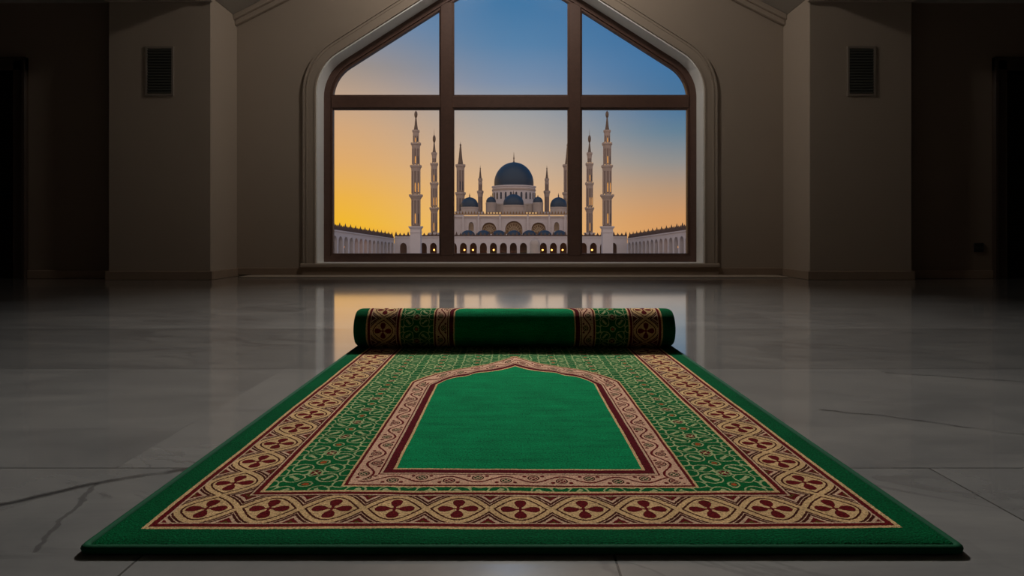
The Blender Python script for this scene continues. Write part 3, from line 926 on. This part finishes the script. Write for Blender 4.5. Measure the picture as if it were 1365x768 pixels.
# ------------------------------------------------------------------ minarets
def minaret(label, px, D, base, tiers, tip, lit=True, foot=GZ):
    """base=(y_top,width_px); tiers=[(y0,y1,w,balcony_w)]; tip=(y0,w,y_cone_top,y_bulb0,y_bulb1,bulb_r,y_top)"""
    s = D/F_PX; x = PX(px, D)
    t = thing('minaret', label, 'minaret', (x, D, foot), 'minarets of the mosque')
    yb, wb = base; h = wb*s/2
    mb = MB(); zt = PZ(yb, D)
    mb.box(x-h, x+h, D-h, D+h, foot, zt-2.5*s)
    if foot == GZ: mb.box(x-h*1.12, x+h*1.12, D-h*1.12, D+h*1.12, zt-7.5*s, zt-6.6*s)
    mb.lathe(x, D, [(h*1.414, zt-3.2*s),(h*1.80, zt-0.6*s),(h*1.80, zt+0.8*s),(h*1.6, zt+0.8*s),(h*1.6,zt)], 4, PI/4)
    obj('base', mb, M_STONE, t)
    for i, (y0, y1, w, bw) in enumerate(tiers):
        z0, z1 = PZ(y0, D), PZ(y1, D); r = w*s/2
        n = 8
        mb = MB(); mb.lathe(x, D, [(r*1.08,z0),(r*1.08,z0+1.5*s),(r,z0+2.0*s),(r,z1-4*s),(r*1.06,z1-3.6*s)], n, PI/8)
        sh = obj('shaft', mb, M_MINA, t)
        if w >= 7.0:
            for k in (-1, 0):           # window slots on the faces towards the plaza
                a = k*PI/4 + PI/8 - PI/8
                mb = MB(); wz = (z1-z0)
                mb.M = Matrix.Translation((x, D, 0)) @ Matrix.Rotation(-PI/4*k*1.0, 4, 'Z') @ Matrix.Translation((0, -r*0.924, 0))
                mb.prism(arch_pts(0, r*0.20, z0+0.10*wz, z0+0.34*wz, z0+0.42*wz, 4), [], -0.05, 0.05)
                mb.M = None
                obj('window', mb, M_LITW if (lit and (k == 0 or i == 1)) else M_DARKG, sh)
            mb = MB()
            for k in range(8):
                a = k*PI/4 + PI/8
                mb.lathe(x + r*1.0*math.cos(a), D + r*1.0*math.sin(a), [(r*0.11, z0+2*s), (r*0.11, z1-4*s)], 6)
            obj('rib', mb, M_MINB, sh)
        R = bw*s/2
        mb = MB()
        mb.lathe(x, D, [(r*1.02,z1-7.0*s),(r*1.10,z1-5.4*s),(R*0.82,z1-3.4*s),(R*0.86,z1-2.4*s),(R,z1-1.4*s),(R,z1+1.0*s),(R*0.9,z1+0.9*s),(R*0.9,z1-0.2*s),(r*0.9,z1-0.2*s)], 8, PI/8)
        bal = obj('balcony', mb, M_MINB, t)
        if lit and w >= 7.0 and i < 3:
            mb = MB(); mb.lathe(x, D, [(r*1.09,z1+0.1*s),(r*1.09,z1+1.9*s)], 8, PI/8); obj('balcony_light', mb, M_LITW if px < 0 else M_MINB, bal)
            for k in (-1, 0, 1):
                mb = MB(); mb.ball(x + k*R*0.5, D - R*0.80, z1 + 1.0*s, 0.35*s + 0.05, 8); obj('balcony_lamp', mb, M_COVE, bal)
    y0, w, yc, b0, b1, br, yt = tip
    r = w*s/2
    mb = MB(); mb.lathe(x, D, [(r*1.1,PZ(y0,D)-0.4*s),(r*0.95,PZ(y0,D)),(r*0.62,PZ(y0+(yc-y0)*0.4,D)),(r*0.3,PZ(yc,D)),(r*0.2,PZ(yc,D)+0.3*s)], 10)
    sp = obj('spire', mb, M_SPIRE, t, smooth=True)
    mb = MB(); zc, zr = (PZ(b0,D)+PZ(b1,D))/2, (PZ(b1,D)-PZ(b0,D))/2
    prof = []
    for k in range(9):
        a = -PI/2 + PI*k/8; prof.append((max(br*s*math.cos(a), 0.12*s), zc + zr*math.sin(a)))
    prof += [(0.3*s, zc+zr+0.1*s), (0.05*s, PZ(yt,D))]
    mb.lathe(x, D, prof, 10); obj('finial', mb, M_SPIRE, t, smooth=True, angle=60)
outer = ((302.5,13.5), [(302,260.5,11.4,19),(260,221.5,11.2,16),(221,191.5,9.8,14),(191,174.5,7.4,10)], (174,6.2,157.5,157.5,148,2.2,145.5))
inner = ((311,10.5), [(311,277.5,8.2,13),(277,244.5,8.6,12),(244,218.5,7.6,11),(218,204.5,5.6,8)], (204,5.0,190.5,190.5,180,2.0,172))
rear = ((283,11.0), [(283,257.5,10.4,15),(257,220.5,9.8,14)], (218,7.2,196,196,191.5,1.2,188))
small = ((283.5,6.6), [(283.5,255.5,6.6,9.4),(255,239,5.4,6.2)], (238.5,4.2,226,226,223.5,0.8,220))
minaret('tallest minaret left of the great dome, square white base on the arcade line', 554.4, 124, *outer)
minaret('tallest minaret right of the great dome, square white base on the arcade line', 809.3, 124, *outer)
minaret('second minaret from the left, tucked beside the tallest one', 578.8, 147.5, *inner)
minaret('slimmer minaret on the right, between the window post and the tallest one', 785.8, 147.5, *inner)
minaret('thick two-balcony minaret rising behind the left corner dome', 613.8, 162, *rear, lit=False, foot=zt+0.02)
minaret('two-balcony minaret almost hidden behind the right window post', 756.6, 162, *rear, lit=False, foot=zt+0.02)
minaret('short thin minaret between the left corner dome and the great dome', 640.2, 172, *small, lit=False, foot=zt+0.02)
minaret('short thin minaret between the great dome and the right corner dome', 729, 172, *small, lit=False, foot=zt+0.02)

# ------------------------------------------------------------------ added spotlight on the ridge, unseen above the frame, brightens the rug
LX, LY, LZ = 0.0, 5.3, 3.68
AIM = Vector((0.015, 2.75, 0.0))
t = thing('added_rug_spotlight', 'added black spotlight, unseen above the frame, brightening the rug', 'lamp', (LX, LY, LZ))
dirn = (AIM - Vector((LX, LY, LZ))).normalized()
RM = Matrix.Translation((LX, LY, LZ)) @ (-dirn).to_track_quat('Z', 'Y').to_matrix().to_4x4()
mb = MB(); mb.M = RM
mb.lathe(0, 0, [(0.215,-0.06),(0.21,0.0),(0.18,0.12),(0.10,0.20),(0.03,0.22),(0.02,0.215),(0.095,0.19),(0.17,0.11),(0.20,0.0),(0.205,-0.06)], 36, cap=False); obj('added_lamp_shade', mb, M_BLACK, t, smooth=True)
mb = MB(); top = RM @ Vector((0,0,0.2)); mb.tube([tuple(top), (top.x, top.y, RIDGE)], 0.012, 8); obj('stem', mb, M_BLACK, t)
ld = bpy.data.lights.new('added_rug_light', 'AREA'); ld.shape = 'DISK'; ld.size = 0.36; ld.energy = 62.0; ld.color = (1.0, 0.97, 0.93)
ld.spread = math.radians(80)
lo = bpy.data.objects.new('added_rug_light', ld); C.objects.link(lo); lo.parent = t
lo.matrix_local = Matrix.Translation((-LX,-LY,-LZ)) @ RM @ Matrix.Translation((0,0,-0.01))

GX, GY, GZ2 = 0.0, 4.6, 3.60  # added fill pendant, out of view on the ridge, lifts the window wall and pillars
t = thing('added_fill_pendant', 'added fill pendant under a black dome shade, unseen above the frame, brightening the walls', 'lamp', (GX, GY, GZ2))
mb = MB(); mb.lathe(GX, GY, [(0.20,GZ2+0.05),(0.195,GZ2+0.10),(0.15,GZ2+0.18),(0.06,GZ2+0.22),(0.03,GZ2+0.23),(0.03,GZ2+0.222),(0.055,GZ2+0.212),(0.14,GZ2+0.17),(0.188,GZ2+0.10),(0.195,GZ2+0.05)], 36, cap=False); obj('added_lamp_shade', mb, M_BLACK, t, smooth=True)
mb = MB(); mb.tube([(GX,GY,GZ2+0.22),(GX,GY,RIDGE)], 0.008, 8); obj('cord', mb, M_BLACK, t)
ld = bpy.data.lights.new('added_fill_light', 'POINT'); ld.shadow_soft_size = 0.11; ld.energy = 80.0; ld.color = (1.0, 0.93, 0.85)
lo = bpy.data.objects.new('added_fill_light', ld); C.objects.link(lo); lo.parent = t; lo.location = (0,0,0)

# ------------------------------------------------------------------ dusk sky
w = bpy.data.worlds.new('dusk'); bpy.context.scene.world = w; w.use_nodes = True
T = w.node_tree; Tree.cur = T
tc = T.nodes.new('ShaderNodeTexCoord')
x, y, z = sep(E(tc.outputs['Generated']))
hd = mx(hyp(x, y), 0.02)
el = mx(z / hd, 0.0); az = x / hd
q = mn(el / 0.5, 1.0)
def st(y): return (VPY-y)/F_PX/0.5
left = ramp(q, [(0.0, rgb(255,186,30)), (st(300), rgb(255,192,44)), (st(265), rgb(250,186,72)), (st(220), rgb(236,178,110)), (st(175), rgb(222,174,128)), (st(135), rgb(200,168,142)), (st(95), rgb(165,150,140)), (st(40), rgb(125,142,168)), (1.0, rgb(88,126,170))])
cent = ramp(q, [(0.0, rgb(246,190,120)), (st(270), rgb(236,188,138)), (st(230), rgb(217,183,152)), (st(190), rgb(193,176,163)), (st(150), rgb(166,165,166)), (st(110), rgb(128,148,176)), (st(60), rgb(92,134,174)), (st(5), rgb(68,122,168)), (1.0, rgb(60,112,162))])
rite = ramp(q, [(0.0, rgb(226,160,98)), (st(290), rgb(218,158,104)), (st(255), rgb(190,154,124)), (st(220), rgb(150,148,146)), (st(180), rgb(102,132,154)), (st(150), rgb(78,120,158)), (st(90), rgb(64,118,166)), (st(20), rgb(52,108,160)), (1.0, rgb(46,100,154))])
sk = mixc(sstep(-0.30, 0.02, az), left, cent)
sk = mixc(sstep(-0.02, 0.30, az), sk, rite)
back = sstep(0.15, -0.45, y / hd)                      # the paler pink sky away from the sunset
dusk = ramp(q, [(0.0, rgb(226,188,172)), (0.35, rgb(232,206,196)), (1.0, rgb(206,200,206))])
sk = mixc(back, sk, dusk)
bg = T.nodes['Background']; put(bg.inputs[0], sk); bg.inputs[1].default_value = 1.0

sc = bpy.context.scene
sc.view_settings.view_transform = 'Standard'; sc.view_settings.look = 'None'
sc.view_settings.exposure = 0.0; sc.view_settings.gamma = 1.0; sc.view_settings.use_curve_mapping = False
sc.cycles.use_denoising = True
sc.cycles.max_bounces = 10; sc.cycles.diffuse_bounces = 6; sc.cycles.glossy_bounces = 4; sc.cycles.transparent_max_bounces = 12
sc.cycles.sample_clamp_indirect = 4.0
